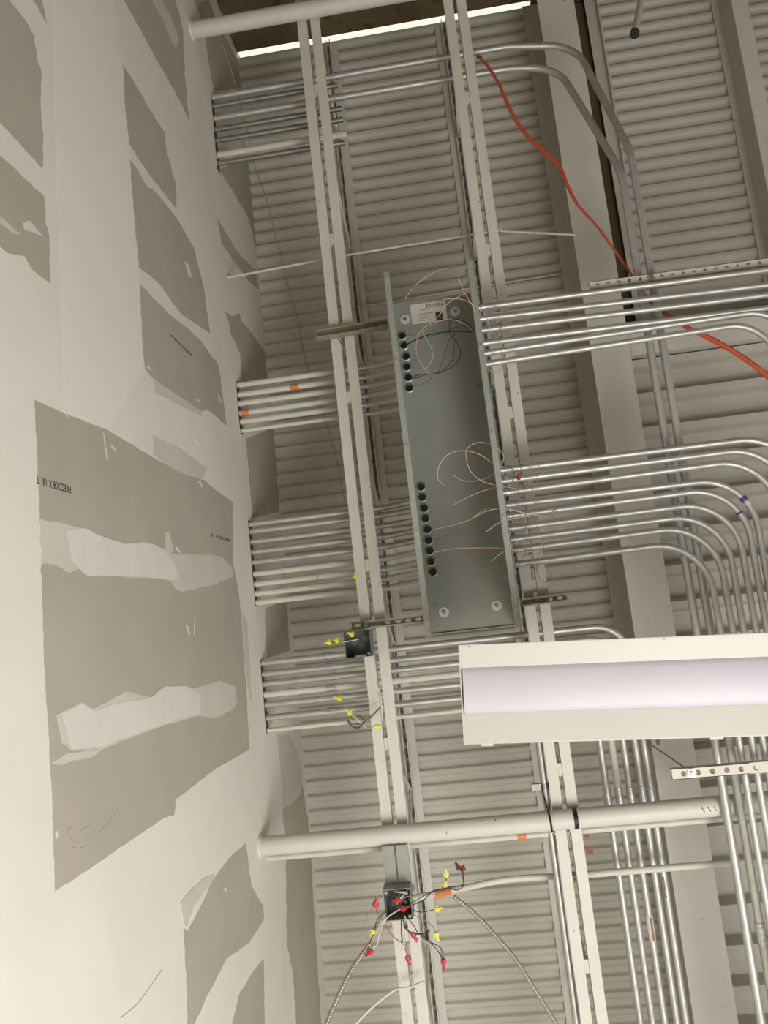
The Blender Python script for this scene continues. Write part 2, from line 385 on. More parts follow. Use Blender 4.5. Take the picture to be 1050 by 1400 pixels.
joist(.308, .433, 'off-white painted open-web joist passing over the right edge of the open panel trough', -.10)
def ibeam(name, x0, x1, z0, z1, ya, yb, label, cat, along='Y', tf=.014, tw=.010):
    c = (x0 + x1) / 2
    def bx(nm, lo, hi):
        if along == 'X': lo, hi = (lo[1], lo[0], lo[2]), (hi[1], hi[0], hi[2])
        return boxo(nm, lo, hi, 'steel')
    loc = (c, ya, z0) if along == 'Y' else (ya, c, z0)
    T = Thing(name, loc, label, cat)
    T.adopt(bx('bottom_flange', (x0, ya, z0), (x1, yb, z0 + tf)))
    T.adopt(bx('web', (c - tw / 2, ya, z0 + tf), (c + tw / 2, yb, z1 - tf)))
    T.adopt(bx('top_flange', (x0, ya, z1 - tf), (x1, yb, z1)))
    return T
BZ = 4.55 + 1.6
ibeam('steel_girder', .932, 1.155, BZ, H, YE, 5.8, 'wide off-white steel girder running full height of the photo right of the trough', 'beam')
ibeam('steel_beam', 2.2, 2.30, H - .30, H, YE, -1.6, 'narrow off-white beam in the upper right corner crossing the ribbed deck', 'beam')
hy0, hy1 = -1.53, -1.395
ibeam('header_beam', hy0, hy1, 4.60 + 1.6, H2 + .06, 1.17, 4.4, 'short cross beam at the start of the wide-ribbed deck, behind upper conduits', 'beam', along='X')
bm = bmesh.new(); box(bm, (1.36, YE, H - .012), (1.44, -1.45, H)); box(bm, (1.43, YE, H - .06), (1.44, -1.45, H - .012))
tag(finish(bm, 'ledger_angle', 'steel'), 'long thin steel angle carrying deck edge beside the dark gap right of the girder', 'angle')

k_ = round((hz(806, 1160, 5.1).y - y0) / PITCH); xq = hz(807, 1160, 5.1).x
for dk in (-1, 0):
    o = boxo('paint_mark', (xq - .03, y0 + (k_ + dk) * PITCH + .001, H - .0012), (xq + .015 + .01 * dk, y0 + (k_ + dk) * PITCH + LOW - .001, H - .0002), 'orange'); o.parent = ceil
# ------------------------------------------------------------------ pipes
def pipe_x(name, v0, u0, x1, h, r, m, label, cat, x0=None, sides=20):
    p = hz(u0, v0, h); x0 = XW if x0 is None else x0
    T = Thing(name, (x0, p.y, p.z), label, cat)
    T.adopt(tubeo('pipe', [Vector((x0, p.y, p.z)), Vector((x1, p.y, p.z))], r, m, sides)); T.y = p.y; T.z = p.z
    return T
P1 = pipe_x('sprinkler_pipe', 1157, 358, 3.6, 3.95, .046, 'steel', 'thick off-white sprinkler pipe crossing the photo below the light fixture', 'pipe')
P1.adopt(tubeo('coupling', [Vector((.395, P1.y, P1.z)), Vector((.415, P1.y, P1.z))], .0485, 'black', 20))
o = P1.adopt(tubeo('escutcheon', [Vector((XW, P1.y, P1.z)), Vector((XW + .012, P1.y, P1.z))], .054, 'mud2', 20))
P2 = pipe_x('sprinkler_pipe', 42, 262, 3.0, 3.95, .046, 'steel', 'thick off-white sprinkler pipe crossing the top of the photo before the brown end wall', 'pipe')
P2.adopt(tubeo('escutcheon', [Vector((XW, P2.y, P2.z)), Vector((XW + .012, P2.y, P2.z))], .054, 'mud2', 20))
P3 = pipe_x('thin_pipe', 1173, 367, 3.6, 4.06, .016, 'cpaint', 'thin off-white pipe running just below the thick lower sprinkler pipe', 'pipe')
p = hz(713, 1141, 4.06); P3.adopt(tubeo('paint_mark', [Vector((p.x - .022, P3.y, P3.z)), Vector((p.x + .022, P3.y, P3.z))], .0165, 'orange'))
# upper right capped drop pipe
a = hz(882, -30, 4.3); b = hz(868, 44, 4.0)
T = Thing('drop_pipe', b, 'short slanted off-white pipe with black open end at the top right', 'pipe')
T.adopt(tubeo('pipe', [a, b], .018, 'cpaint')); d = (b - a).normalized()
T.adopt(tubeo('fitting', [b - d * .035, b + d * .005], .022, 'cpaint')); T.adopt(tubeo('open_end', [b + d * .004, b + d * .024], .026, 'black'))

# ------------------------------------------------------------------ conduits
ORD = ['uppermost', 'second', 'third', 'fourth', 'fifth', 'sixth', 'seventh', 'eighth', 'ninth']
def conduit(label, path, r, m, couplings=(), group=None, ends=(), cm='coup', marks=()):
    T = Thing('conduit', path[0], label, 'conduit', group)
    T.adopt(tubeo('tube', path, r, m, 14))
    for a, b in couplings:
        T.adopt(tubeo('coupling', [Vector(a), Vector(b)], r * 1.16, cm, 14))
        d = (Vector(b) - Vector(a)); dn = d.normalized(); side = Vector((0, 0, -1))
        for t in (.22, .78):
            q = Vector(a) + d * t; T.adopt(tubeo('set_screw', [q + side * r, q + side * (r * 1.16 + .004)], .0035, cm, 6))
    for a, b, rr in ends: T.adopt(tubeo('connector', [Vector(a), Vector(b)], r * rr, 'coup', 14))
    for a, b, mm, rr in marks: T.adopt(tubeo('paint_mark' if mm == 'orange' else 'tape_band', [Vector(a), Vector(b)], r * rr, mm, 14))
    return T
HC = 4.27
ZC = HC + 1.6
G1 = 'conduits from the wall at the top of the photo'
# group 1
g1 = [((287, 134), None, 'galvd'), ((288, 146), (461, 116), 'galvd'), ((289, 163), None, 'galvd'), ((291, 178), (467, 150), 'galvd'), ((292, 193), (469, 162), 'galvd'), ((293, 213), (474, 183), 'cpaint'), ((295, 224), (471, 196), 'galvd')]
HV = 3.88; ZV = HV + 1.6
vx = [hz(889, 476, HV).x, hz(907, 476, HV).x]
for i, (s, e, m) in enumerate(g1):
    p = hz(*s, HC); r = .0165 if i != 5 else .0195
    if e:
        q = hz(*e, HC); path = [Vector((XW, p.y, ZC)), Vector((q.x, p.y, ZC))]
        conduit('%s conduit from top in wall bundle nearest photo top, %s' % (ORD[i], 'thicker and painted white' if i == 5 else 'bare steel ending past joist'), path, r, m, group=G1)
    else:
        k = 0 if i == 0 else 1
        top_ = hz(*((740, 56), (742, 88))[k], HC)
        c1 = hz(*((786, 62), (762, 92))[k], HC); c2 = hz(*((872, 205), (852, 235))[k], HV)
        X = vx[1 - k]
        path = fillet([Vector((XW, p.y, ZC)), Vector((top_.x - .2, p.y, ZC)), c1, Vector((X, c2.y, ZV)), Vector((X, 5.6, ZV))], [.3, .22, .35])
        a = hz(*((452, 104), (452, 133))[k], HC)
        cps = [((a.x, p.y, ZC), (a.x + .075, p.y, ZC))]
        if k == 0: cps.append(((X, hz(1020, 1275, HV).y - .04, ZV), (X, hz(1020, 1275, HV).y + .05, ZV)))
        conduit(('outer' if k == 0 else 'inner') + ' long steel conduit bending down beside the girder from the top wall bundle', path, .0195, 'galv', cps, G1)

G2 = 'painted conduits from the wall to the upper trough holes'
rimpts = [(550, 459.5), (552.4, 473), (555.5, 488), (556.4, 502.4), (558.3, 516.7), (559.5, 531.2)]
HP = 3.95; ZP = HP + 1.6
g2 = [((323, 527), (495, 503)), ((324, 540), (496, 517)), ((326, 552), (498, 529)), ((328, 565), (500, 541)), ((327, 577), (499, 553)), ((330, 589), (501, 564))]
def into_box(i, s, con, hole, r, m, label, group, marks=(), m2=None):
    p = hz(*s, HC); q = hz(*con, HC); hp = hz(*hole, HP)
    mid = hz(con[0] + 35, con[1] - 6, HC - .01)
    path = [Vector((XW, p.y, ZC)), Vector((q.x + .01, p.y, ZC))] + smooth_path([Vector((q.x + .03, p.y, ZC)), Vector((hp.x - .12, p.y + (hp.y - p.y) * .25, ZC + .004)), Vector((hp.x - .05, p.y + (hp.y - p.y) * .5, ZC - .02)), Vector((hp.x - .008, p.y + (hp.y - p.y) * .8, ZC - .10)), Vector((hp.x, hp.y, ZP + .06)), Vector((hp.x, hp.y, ZP + .004))], 5)
    mk = [(Vector((a, p.y, ZC)), Vector((b, p.y, ZC)), 'orange', 1.04) for a, b in marks]
    conduit(label, path, r, m, [((q.x - .02, p.y, ZC), (q.x + .022, p.y, ZC))], group, marks=mk)
for i, (s, c_) in enumerate(g2):
    x = hz(403, 531, HC).x; x2 = hz(336, 566, HC).x
    mk = [(x - .025, x + .025)] if i == 1 else [(x2 - .025, x2 + .02)] if i == 3 else []
    into_box(i, s, c_, rimpts[i], .0165 if i < 5 else .012, 'cpaint', '%s white-painted conduit from the wall bundle beside the upper trough holes%s' % (ORD[i], ' with an orange mark' if mk else ''), G2, mk)
G3 = 'conduits from the wall to the lower trough holes'
g3 = [((340, 717), (515, 693)), ((341, 727), (517, 704)), ((342, 741), (518, 719)), ((344, 755), (521, 734)), ((344, 769), (521, 748)), ((345, 785), (523, 762)), ((346, 799), (523, 774)), ((347, 812), (525, 788)), ((349, 824), (527, 799))]
rim2 = [(576, 666), (577.5, 680), (580, 695), (582, 709), (584.5, 724), (586, 739), (587.5, 753), (589.5, 768), (592, 782)]
for i, (s, c_) in enumerate(g3):
    into_box(i, s, c_, rim2[i], .0165, 'galv' if i < 5 else 'cpaint', '%s %s conduit from the wall bundle level with the lower trough holes' % (ORD[i], 'bare steel' if i < 5 else 'white-painted'), G3)
G4 = 'conduits from the wall running behind the light fixture'
g4 = [((356, 907), 880), ((357, 922), 868), ((358, 935.5), 852), ((359, 950), 836), ((360, 964), 820), ((361, 982), None), ((363, 998.6), None)]
for i, (s, ex) in enumerate(g4):
    p = hz(*s, HC); r = .0175 if i != 6 else .012; m = 'cpaint' if i == 6 else 'galv'
    cx = [hz(441, 893, HC).x, hz(443, 907, HC).x, hz(445, 922, HC).x, hz(446, 937, HC).x, None, hz(447, 971, HC).x, None][i]
    cps = [((cx, p.y, ZC), (cx + .06, p.y, ZC))] if cx else []
    if ex:
        X = hz(ex, 1016, HC).x
        path = fillet([Vector((XW, p.y, ZC)), Vector((X, p.y, ZC)), Vector((X, 5.6, ZC))], .17)
        cy = hz(ex + 9, 1082 + i, HC).y
        cps.append(((X, cy - .03, ZC), (X, cy + .055, ZC)))
        lab = '%s conduit of the wall bundle beside the gray box, bending down behind the light fixture' % ORD[i]
    else:
        path = [Vector((XW, p.y, ZC)), Vector((.48, p.y, ZC))]
        lab = '%s conduit of the wall bundle beside the gray box, passing straight behind the fixture' % ORD[i]
    T = conduit(lab, path, r, m, cps, G4)
    if i == 2:   # red and white tag
        a = hz(884, 1252, HC); T.adopt(tubeo('tape_band', [Vector((X, a.y, ZC)), Vector((X, a.y + .12, ZC))], r * 1.05, 'paper', 12))
        T.adopt(boxo('red_stripe', (X - .001, a.y + .005, ZC - r * 1.12), (X + .009, a.y + .115, ZC - r * .8), 'maroon'))
    if i == 0:
        a = hz(906, 1198, HC); T.adopt(boxo('red_tape', (X - .014, a.y, ZC - r * 1.08), (X - .004, a.y + .1, ZC - r * .7), 'maroon'))
    if i == 3:
        T.adopt(tubeo('painted_section', [v_ for v_ in path if v_.y < cy - .03] + [Vector((X, cy - .03, ZC))], r * 1.04, 'cpaint', 14))
        a = hz(590, 916, HC); T.adopt(tubeo('coupling', [Vector((a.x, p.y, ZC)), Vector((a.x + .04, p.y, ZC))], r * .8, 'galvd', 12))
# right hand groups leaving the trough
HR = 3.77; ZR = HR + 1.6
G5 = 'upper steel conduits leaving the right side of the trough'
g5 = [((658, 420), (1050, 368.6), 0), ((659, 435.6), (1050, 389.5), 0), ((661, 451), (1050, 403), 0), ((663, 469), (1050, 421), 0), ((665, 482.5), (1004, 431), 1), ((668, 497), (1004, 445), 2)]
for i, (a, b, bend) in enumerate(g5):
    A, B = hz(*a, HR), hz(*b, HR); d = (B - A).normalized()
    A = A - d * .03
    if not bend: path = [A, A + d * 2.6]
    else:
        Bc = A + d * ((B - A).length + (.17 if i == 5 else .25)); path = fillet([A, Bc, Bc + Vector((0, .62, 0))], .2)
    cps = []
    if i == 3: q = A + d * ((hz(738, 458, HR) - A).length); cps = [(q, q + d * .03)]
    conduit('%s steel conduit leaving the upper right side of the trough, %s' % (ORD[i], 'curving away at frame edge' if bend else 'running straight off the photo'), path, .0152, 'galv', cps, G5, ends=[(A + d * .012, A + d * .05, 1.22)])
G6 = 'lower steel conduits leaving the right side of the trough'
g6 = [((688.6, 642.4), (1013, 602), None), ((691, 657), (1000, 617), None), ((693.6, 673), (990, 633), None), ((697, 690), (983, 656), 1062), ((698.6, 705), (967, 670), 1049), ((701, 722), (950, 690), 1034), ((703.6, 737), (940, 706), 1017), ((708, 751), (920, 723), 1002), ((710, 771), (907, 745), 985)]
for i, (a, b, ex) in enumerate(g6):
    A, B = hz(*a, HR), hz(*b, HR); d = (B - A).normalized(); A = A - d * .02
    X = hz(ex, 863, HR).x if ex else hz(985, 863, HR).x + (8 - i) * .0585
    t = (X - A.x) / d.x; Bc = A + d * t
    path = fillet([A, Bc, Vector((X, 5.6, ZR))], .24)
    mk = []
    T = conduit('%s of nine steel conduits curving from the lower right side of the trough' % ORD[i], path, .0155, 'galv', [], G6, ends=[(A + d * .012, A + d * .05, 1.22)])
    if i in (3, 4):
        n = min(range(len(path)), key=lambda k: (path[k] - hz(*((1024, 671), (1014, 695))[i - 3], HR)).length)
        dd = (path[n + 1] - path[n]).normalized()
        T.adopt(tubeo('tape_band', [path[n], path[n] + dd * (.022 if i == 3 else .010)], .017, 'purple', 12))
        if i == 3: T.adopt(tubeo('paper_tag', [path[n] + dd * .03, path[n] + dd * .05], .0168, 'paper', 12))
# single conduit crossing under the pipe
hs = 4.05
a = hz(737, 1016, hs); X = a.x
T = conduit('lone steel conduit running down between the light fixture and frame bottom beside the joist', [Vector((X, .2, hs + 1.6)), Vector((X, 5.6, hs + 1.6))], .0155, 'galv')
q = hz(741, 1075, hs)
T.adopt(boxo('strap_plate', (X - .065, q.y - .014, q.z - .012), (X - .018, q.y + .014, q.z + .012), 'galvd'))
T.adopt(boxo('clamp_plate', (X + .018, q.y - .022, q.z - .012), (X + .065, q.y + .022, q.z + .006), 'galvd'))
T.adopt(tubeo('clamp_ring', [Vector((X, q.y - .012, q.z)), Vector((X, q.y + .012, q.z))], .0185, 'galvd'))
# flex conduit from box two
HF = 3.93
a = [(552, 1232), (575, 1226), (603, 1221), (640, 1213), (690, 1203), (757, 1198)]
T = Thing('flexible_conduit', hz(*a[0], HF), 'white-painted conduit with orange mark leaving the wired lower box to the right', 'conduit')
pp = smooth_path([hz(u, v, HF + (.05 * i if i > 1 else 0)) for i, (u, v) in enumerate(a)], 8)
T.adopt(tubeo('tube', pp, .0155, 'cpaint', 14)); T.adopt(tubeo('paint_mark', [pp[13], pp[15], pp[17], pp[19]], .0164, 'orange', 14))
p4 = hz(800, 1196, 4.15)
T4 = Thing('thin_pipe', (.37, p4.y, p4.z), 'thin off-white pipe right of the joist below the thick sprinkler pipe, crossing behind conduits', 'pipe')
T4.adopt(tubeo('pipe', [Vector((.36, p4.y, p4.z)), Vector((3.6, p4.y, p4.z))], .0165, 'cpaint', 14))
T4.adopt(tubeo('coupling', [Vector((.36, p4.y, p4.z)), Vector((.40, p4.y, p4.z))], .0185, 'galvd', 14))
# bridging rods
def rod(pts, h, r, label, m='cpaint'):
    P = [hz(u, v, h) for u, v in pts]; return tag(tubeo('bridging_rod', P, r, m, 8), label, 'rod')
rod([(308, 380), (478, 348), (645, 321), (686, 314)], 4.25, .0075, 'white bridging rod crossing from wall through both joists above the trough end')
rod([(684, 316), (787, 321)], 4.25, .006, 'short thin white rod between right joist and girder above conduits')
rod([(360, 441), (525, 414), (650, 393), (800, 369)], 5.085, .0065, 'thin white rod tight under the deck level with the top of the trough')

# ------------------------------------------------------------------ perforated channel
def plate_holes(bm, L, W, t, holes, hw, hh, mtx):
    """plate in local x (0..L), y (-W/2..W/2), holes centred at x in holes with half sizes hw, hh"""
    xs = sorted(holes); n = 16
    edges = [0] + [(a + b) / 2 for a, b in zip(xs, xs[1:])] + [L]
    for z0 in (0, t):
        for i, hx in enumerate(xs):
            xa, xb = edges[i], edges[i + 1]; inn = []; out = []
            for k in range(n):
                a = 2 * math.pi * (k + .5) / n; cx, cy = math.cos(a), math.sin(a)
                e = .62; ix = math.copysign(abs(cx) ** (e if hw > hh * 1.2 else 1), cx) * hw; iy = cy * hh
                inn.append((hx + ix, iy))
                sx = (xb - hx) if cx > 0 else (hx - xa); s = min(sx / abs(cx) if abs(cx) > 1e-6 else 1e9, (W / 2) / abs(cy) if abs(cy) > 1e-6 else 1e9)
                out.append((hx + cx * s, cy * s))
            I = [bm.verts.new(mtx @ Vector((p[0], p[1], z0))) for p in inn]; O = [bm.verts.new(mtx @ Vector((p[0], p[1], z0))) for p in out]
            for k in range(n): bm.faces.new((I[k], I[(k + 1) % n], O[(k + 1) % n], O[k]))
            for cx_, cy_, ks in ((xb, W / 2, (2, 1)), (xa, W / 2, (6, 5)), (xa, -W / 2, (10, 9)), (xb, -W / 2, (14, 13))):
                c = bm.verts.new(mtx @ Vector((cx_, cy_, z0)))
                # fill the corner wedge between neighbouring outer points
                best = min(range(n), key=lambda k: (out[k][0] - cx_) ** 2 + (out[k][1] - cy_) ** 2)
                for k2 in (best - 1, best):
                    k2 %= n
                    try: bm.faces.new((O[k2], O[(k2 + 1) % n], c))
                    except ValueError: pass
def channel(name, A, B, W, D, m, label, cat, openside, pitchh, hw, hh, bolts=(), lipw=.008):
    A, B = Vector(A), Vector(B); L = (B - A).length; x = (B - A).normalized(); z = Vector((0, 0, 1)); y = z.cross(x)
    mtx = Matrix((x, y, z)).transposed().to_4x4(); mtx.translation = A
    T = Thing(name, A, label, cat); n = int(L / pitchh); off = (L - (n - 1) * pitchh) / 2; holes = [off + i * pitchh for i in range(n)]; t = .0025
    bm = bmesh.new(); zt = D if openside == 'down' else 0
    plate_holes(bm, L, W, t, holes, hw, hh, mtx @ Matrix.Translation((0, 0, zt - (t if openside == 'down' else 0)))); T.adopt(finish(bm, 'slotted_web', m))
    for s in (-1, 1):
        bm = bmesh.new(); ya, yb = sorted((s * W / 2, s * (W / 2 - t)))
        box(bm, (0, ya, 0), (L, yb, D), mtx)
        zl = 0 if openside == 'down' else D - t; ya, yb = sorted((s * (W / 2 - t), s * (W / 2 - lipw)))
        box(bm, (0, ya, zl), (L, yb, zl + t), mtx); T.adopt(finish(bm, 'side_flange', m))
    for bx_ in bolts:
        zb = D - .004 if openside == 'down' else -.002
        c = mtx @ Vector((bx_, 0, zb)); dn = Vector((0, 0, -1))
        wsh = T.adopt(tubeo('washer', [c, c + dn * .003], W * .32 if openside == 'down' else W * .42, 'coup', 18))
        nut = tubeo('bolt', [c + dn * .003, c + dn * .012], W * .16 if openside == 'down' else W * .2, 'galvd', 6); T.adopt(nut)
    return T
hs1 = 3.945
def strutpx(a, b, h, W, D, label, bolts, m='strut'):
    A, B = hz(*a, h), hz(*b, h); y = (A.y + B.y) / 2; return channel('strut_channel', (A.x, A.y, A.z), (B.x, B.y, B.z), W, D, m, label, 'strut', 'down', .052, .016, .0085, bolts)
strutpx((431, 457), (529, 441), 3.948, .045, .046, 'dark zinc strut channel reaching from upper left side of trough over the joist', (.06,))
strutpx((479, 856), (580, 846), 3.948, .040, .046, 'slotted zinc strut channel at lower left of trough passing over the gray box', (.075,))
strutpx((714, 824), (777, 816), 3.948, .040, .046, 'short slotted zinc strut channel at the lower right corner of the trough', (.085,))
# threaded rod below the upper left strut
tag(tubeo('threaded_rod', [hz(462, 462, 3.93), hz(473, 481, 3.86)], .004, 'galv', 8), 'short threaded rod hanging below the upper left strut channel', 'rod')
# painted perforated struts carrying the conduits
A, B = hz(806, 391, 3.80), hz(1110, 350, 3.80)
T = channel('perforated_strut', A, B, .042, .03, 'strutw', 'white perforated strut behind the upper group of conduits right of the girder', 'strut', 'up', .052, .0095, .0095, (.30,))
A, B = hz(919, 1059, 3.66), hz(1130, 1042, 3.66)
T = channel('perforated_strut', A, B, .046, .036, 'strutw', 'white perforated strut with round holes just below the light fixture', 'strut', 'up', .0615, .0115, .0115, (.083,))

# ------------------------------------------------------------------ the open panel trough
HL = 3.56; ZL = HL + 1.6
pl0, pl1 = hz(520, 366, HL), hz(586, 872, HL); pr0, pr1 = hz(642, 362, HL), hz(717, 856, HL)
xl = (pl0.x + pl1.x) / 2; xr = (pr0.x + pr1.x) / 2; ya = (pl0.y + pr0.y) / 2; yb = (pl1.y + pr1.y) / 2
T = Thing('panel_trough', (xl, ya, ZP), 'long open galvanized panel trough with knockout holes and dangling wires', 'electrical trough')
holes = [hz(*p, HP) for p in rimpts + rim2]
# back plate with real round holes
bm = bmesh.new(); hr = .0225; xm0, xm1 = xl, xr
ys = sorted([(h.y, h.x) for h in holes]); edges = [ya]
for (a, _), (b, _) in zip(ys, ys[1:]): edges.append((a + b) / 2 if b - a < .1 else None)
def quad(bm, x0, x1, y0, y1, z): bm.faces.new([bm.verts.new(p) for p in ((x0, y0, z), (x1, y0, z), (x1, y1, z), (x0, y1, z))])
xs0 = min(h.x for h in holes) - .05; xs1 = max(h.x for h in holes) + .05
cells = []; prev = ya
for i, (hy, hx) in enumerate(ys):
    lo_ = hy - .026 if i == 0 or hy - ys[i - 1][0] > .1 else (hy + ys[i - 1][0]) / 2
    hi_ = hy + .026 if i == len(ys) - 1 or ys[i + 1][0] - hy > .1 else (hy + ys[i + 1][0]) / 2
    if lo_ > prev + 1e-5: quad(bm, xs0, xs1, prev, lo_, ZP)
    cells.append((hx, hy, lo_, hi_)); prev = hi_
quad(bm, xs0, xs1, prev, yb, ZP); quad(bm, xl, xs0, ya, yb, ZP); quad(bm, xs1, xr, ya, yb, ZP)
for hx, hy, lo_, hi_ in cells:
    n = 24; I = []; O = []
    for k in range(n):
        a = 2 * math.pi * (k + .5) / n; cx, cy = math.cos(a), math.sin(a)
        sx = ((xs1 - hx) if cx > 0 else (hx - xs0)) / abs(cx); sy = ((hi_ - hy) if cy > 0 else (hy - lo_)) / abs(cy); s = min(sx, sy)
        I.append(bm.verts.new((hx + cx * hr, hy + cy * hr, ZP))); O.append(bm.verts.new((hx + cx * s, hy + cy * s, ZP)))
    for k in range(n): bm.faces.new((I[k], I[(k + 1) % n], O[(k + 1) % n], O[k]))
    for c in ((xs0, lo_), (xs1, lo_), (xs1, hi_), (xs0, hi_)):
        k = min(range(n), key=lambda q: (O[q].co.x - c[0]) ** 2 + (O[q].co.y - c[1]) ** 2); cv = bm.verts.new((c[0], c[1], ZP))
        for k2 in (k - 1, k): 
            bm.faces.new((O[k2 % n], O[(k2 + 1) % n], cv))
bmesh.ops.remove_doubles(bm, verts=bm.verts, dist=1e-5)
back = finish(bm, 'back_plate', 'sheet')
T.adopt(back)
for h in holes:     # bushing rims, with the dark mouth of the conduit in them
    bm = bmesh.new(); n = 20
    r0, r1 = .0195, .0245; rg = []
    for rr, z in ((r1, 0), (r1, -.006), (r0, -.009), (r0, .02)): rg.append([bm.verts.new((h.x + rr * math.cos(2 * math.pi * k / n), h.y + rr * math.sin(2 * math.pi * k / n), ZP + z)) for k in range(n)])
    for a, b in zip(rg, rg[1:]):
        for k in range(n): bm.faces.new((a[k], a[(k + 1) % n], b[(k + 1) % n], b[k]))
    rim = finish(bm, 'conduit_bushing', 'lip', smooth=True); T.adopt(rim)
    mo = tubeo('conduit_mouth', [Vector((h.x, h.y, ZP + .001)), Vector((h.x, h.y, ZP - .003))], (.0194), 'black', 20); mo.parent = rim
for s, x in ((-1, xl), (1, xr)):
    T.adopt(boxo('side_wall', (x - .001, ya, ZL), (x + .001, yb, ZP), 'lip' if s < 0 else 'sheet'))
    l = T.adopt(boxo('edge_flange', (min(x, x - s * .026), ya - (.0), ZL - .002), (max(x, x - s * .026), yb, ZL), 'lip'))
    T.adopt(boxo('edge_return', (x - s * .026 - .001, ya, ZL), (x - s * .026 + .001, yb, ZL + .018), 'lip'))
    for v in ([(523, 381), (537, 494), (552, 611), (567, 728), (583, 851)] if s < 0 else [(640, 360), (658, 473), (676, 592), (692, 707), (712, 835)]):
        q = hz(*v, HL); q.x = x - s * .013; q.y = max(ya + .012, q.y)
        clip = T.adopt(boxo('cover_clip', (q.x - .009, q.y - .012, ZL - .006), (q.x + .009, q.y + .012, ZL - .002), 'coup'))
        o = tubeo('clip_screw', [Vector((q.x, q.y, ZL - .006)), Vector((q.x, q.y, ZL - .010))], .005, 'galv', 8); o.parent = clip
for v in ((554, 437), (622.5, 426), (607, 837), (679, 828)):
    q = hz(*v, HP); wsh = T.adopt(tubeo('washer', [Vector((q.x, q.y, ZP)), Vector((q.x, q.y, ZP - .003))], .0255, 'paper', 22))
    o = tubeo('bolt_head', [Vector((q.x, q.y, ZP - .003)), Vector((q.x, q.y, ZP - .012))], .009, 'galvd', 6); o.parent = wsh
# fold line where the bottom edge is bent
T.adopt(boxo('end_fold', (xl, yb - .004, ZP - .012), (xr, yb, ZP), 'lip'))
# maker's label, with print and a black warning square
c = hz(590, 427, HP); 
def lrect(nm, du0, dv0, du1, dv1, m, z):
    q = hz(590 + (du0 + du1) / 2, 427 + (dv0 + dv1) / 2, HP); hw_ = (du1 - du0) * .5 * HP * 1.05 / FPX; hh_ = (dv1 - dv0) * .5 * HP * 1.05 / FPX
    return boxo(nm, (q.x - hw_, q.y - hh_, ZP - z), (q.x + hw_, q.y + hh_, ZP - z + .0008), m)
lab = T.adopt(lrect('maker_label', -28, -14, 20, 14, 'paper', .0012)); 
for args in ((6, -1, 15, 12, 'ink', .0022), (-16, -4, -2, -3, 'lgray', .0022), (-18, 1, 3, 2, 'lgray', .0022), (-18, 4.4, 3, 5, 'lgray', .0022), (-18, 7.6, 3, 8.2, 'lgray', .0022), (-18, 10.6, 0, 11.2, 'lgray', .0022)):
    o = lrect('print_block', *args); o.parent = lab
def down_text(txt, u, v, size, m, h, parent):
    cu = bpy.data.curves.new('t', 'FONT'); cu.body = txt; cu.size = size; cu.extrude = .0003; cu.align_x = 'CENTER'
    o = bpy.data.objects.new('t', cu); C.objects.link(o); bpy.context.view_layer.update()
    me = bpy.data.meshes.new_from_object(o.evaluated_get(bpy.context.evaluated_depsgraph_get())); bpy.data.objects.remove(o)
    p = hz(u, v, h)
    for q in me.vertices: c_ = q.co.copy(); q.co = Vector((p.x + c_.x, p.y - c_.y, p.z - .0024 - c_.z))
    return link('label_print', me, m, parent)
down_text('EATON', 594, 419.5, .026, 'ink', HP, lab)
o = tubeo('warning_mark', [hz(597, 437, HP) - Vector((0, 0, .003)), hz(600, 431, HP) - Vector((0, 0, .003)), hz(603, 435, HP) - Vector((0, 0, .003))], .0015, 'paper', 5); o.parent = lab

# ------------------------------------------------------------------ wires
def wire(label, pts, h, r, m, group=None, nut=None, nuts=None):
    P = [hz(p[0], p[1], p[2] if len(p) > 2 else h) for p in pts]
    path = smooth_path(P, 7)
    if not nut: return tag(tubeo('wire', path, r, m, 6), label, 'wire', group)
    T = Thing('wire', P[0], label, 'wire', group); T.adopt(tubeo('strand', path, r, m, 6))
    nutm, ln = nut; d = (path[-1] - path[-2]).normalized()
    if nuts: d = (hz(nuts[0], nuts[1], h) - path[-1]).normalized()
    a = path[-1]; n = T.adopt(tubeo('wire_nut', [a - d * .004, a + d * ln * .35, a + d * ln], .008, nutm, 8, rfun=lambda i, s: (.0095, .0085, .0045)[min(i, 2)]))
    bm = bmesh.new()
    sd = d.cross(Vector((0, 0, 1))).normalized()
    mtx = Matrix((d, sd, d.cross(sd))).transposed().to_4x4(); mtx.translation = a
    box(bm, (ln * .02, -.0125, -.002), (ln * .4, .0125, .002), mtx); wg = finish(bm, 'nut_wing', nutm); wg.parent = n
    return T
K = .0013
PW = 'pale pink pull wires hanging at the trough'
wire('pale pink wire arching free above the top end of the trough', [(543, 411, 3.9), (554, 407), (570, 388), (594, 372), (610, 367, 3.6), (624, 374), (630, 388), (636, 402), (646, 418), (650, 430, 3.56)], 3.5, K, 'pink')
wire('pink wire crossing the trough label towards the right flange', [(600, 432), (612, 415), (634, 402), (645, 399)], 3.6, K, 'pink')
wire('pink wire curving from label over right flange down to first conduit ends', [(606, 409), (630, 409), (650, 418), (664, 432), (669, 448), (670, 462)], 3.55, K, 'pink')
wire('rust coloured stiff wire bent over the uppermost right conduit', [(652, 418), (668, 426), (690, 427), (712, 424), (713, 419)], 3.6, K * 1.3, 'rust')
wire('pink wire drawn as large loop on the upper half of trough', [(586, 511), (575, 496), (569, 478), (573, 456), (590, 442), (616, 437), (635, 443), (652, 460), (660, 480), (664, 497), (672, 510)], 3.7, K, 'pink')
wire('pink wire dropping from label to below the black cable', [(578, 437), (580, 458), (588, 472), (592, 486), (586, 500), (578, 506)], 3.75, K, 'pink')
wire('pinkish wire leaving the uppermost trough hole to the right', [(552, 460, 3.94), (570, 456), (582, 450), (600, 440)], 3.8, K, 'rust')
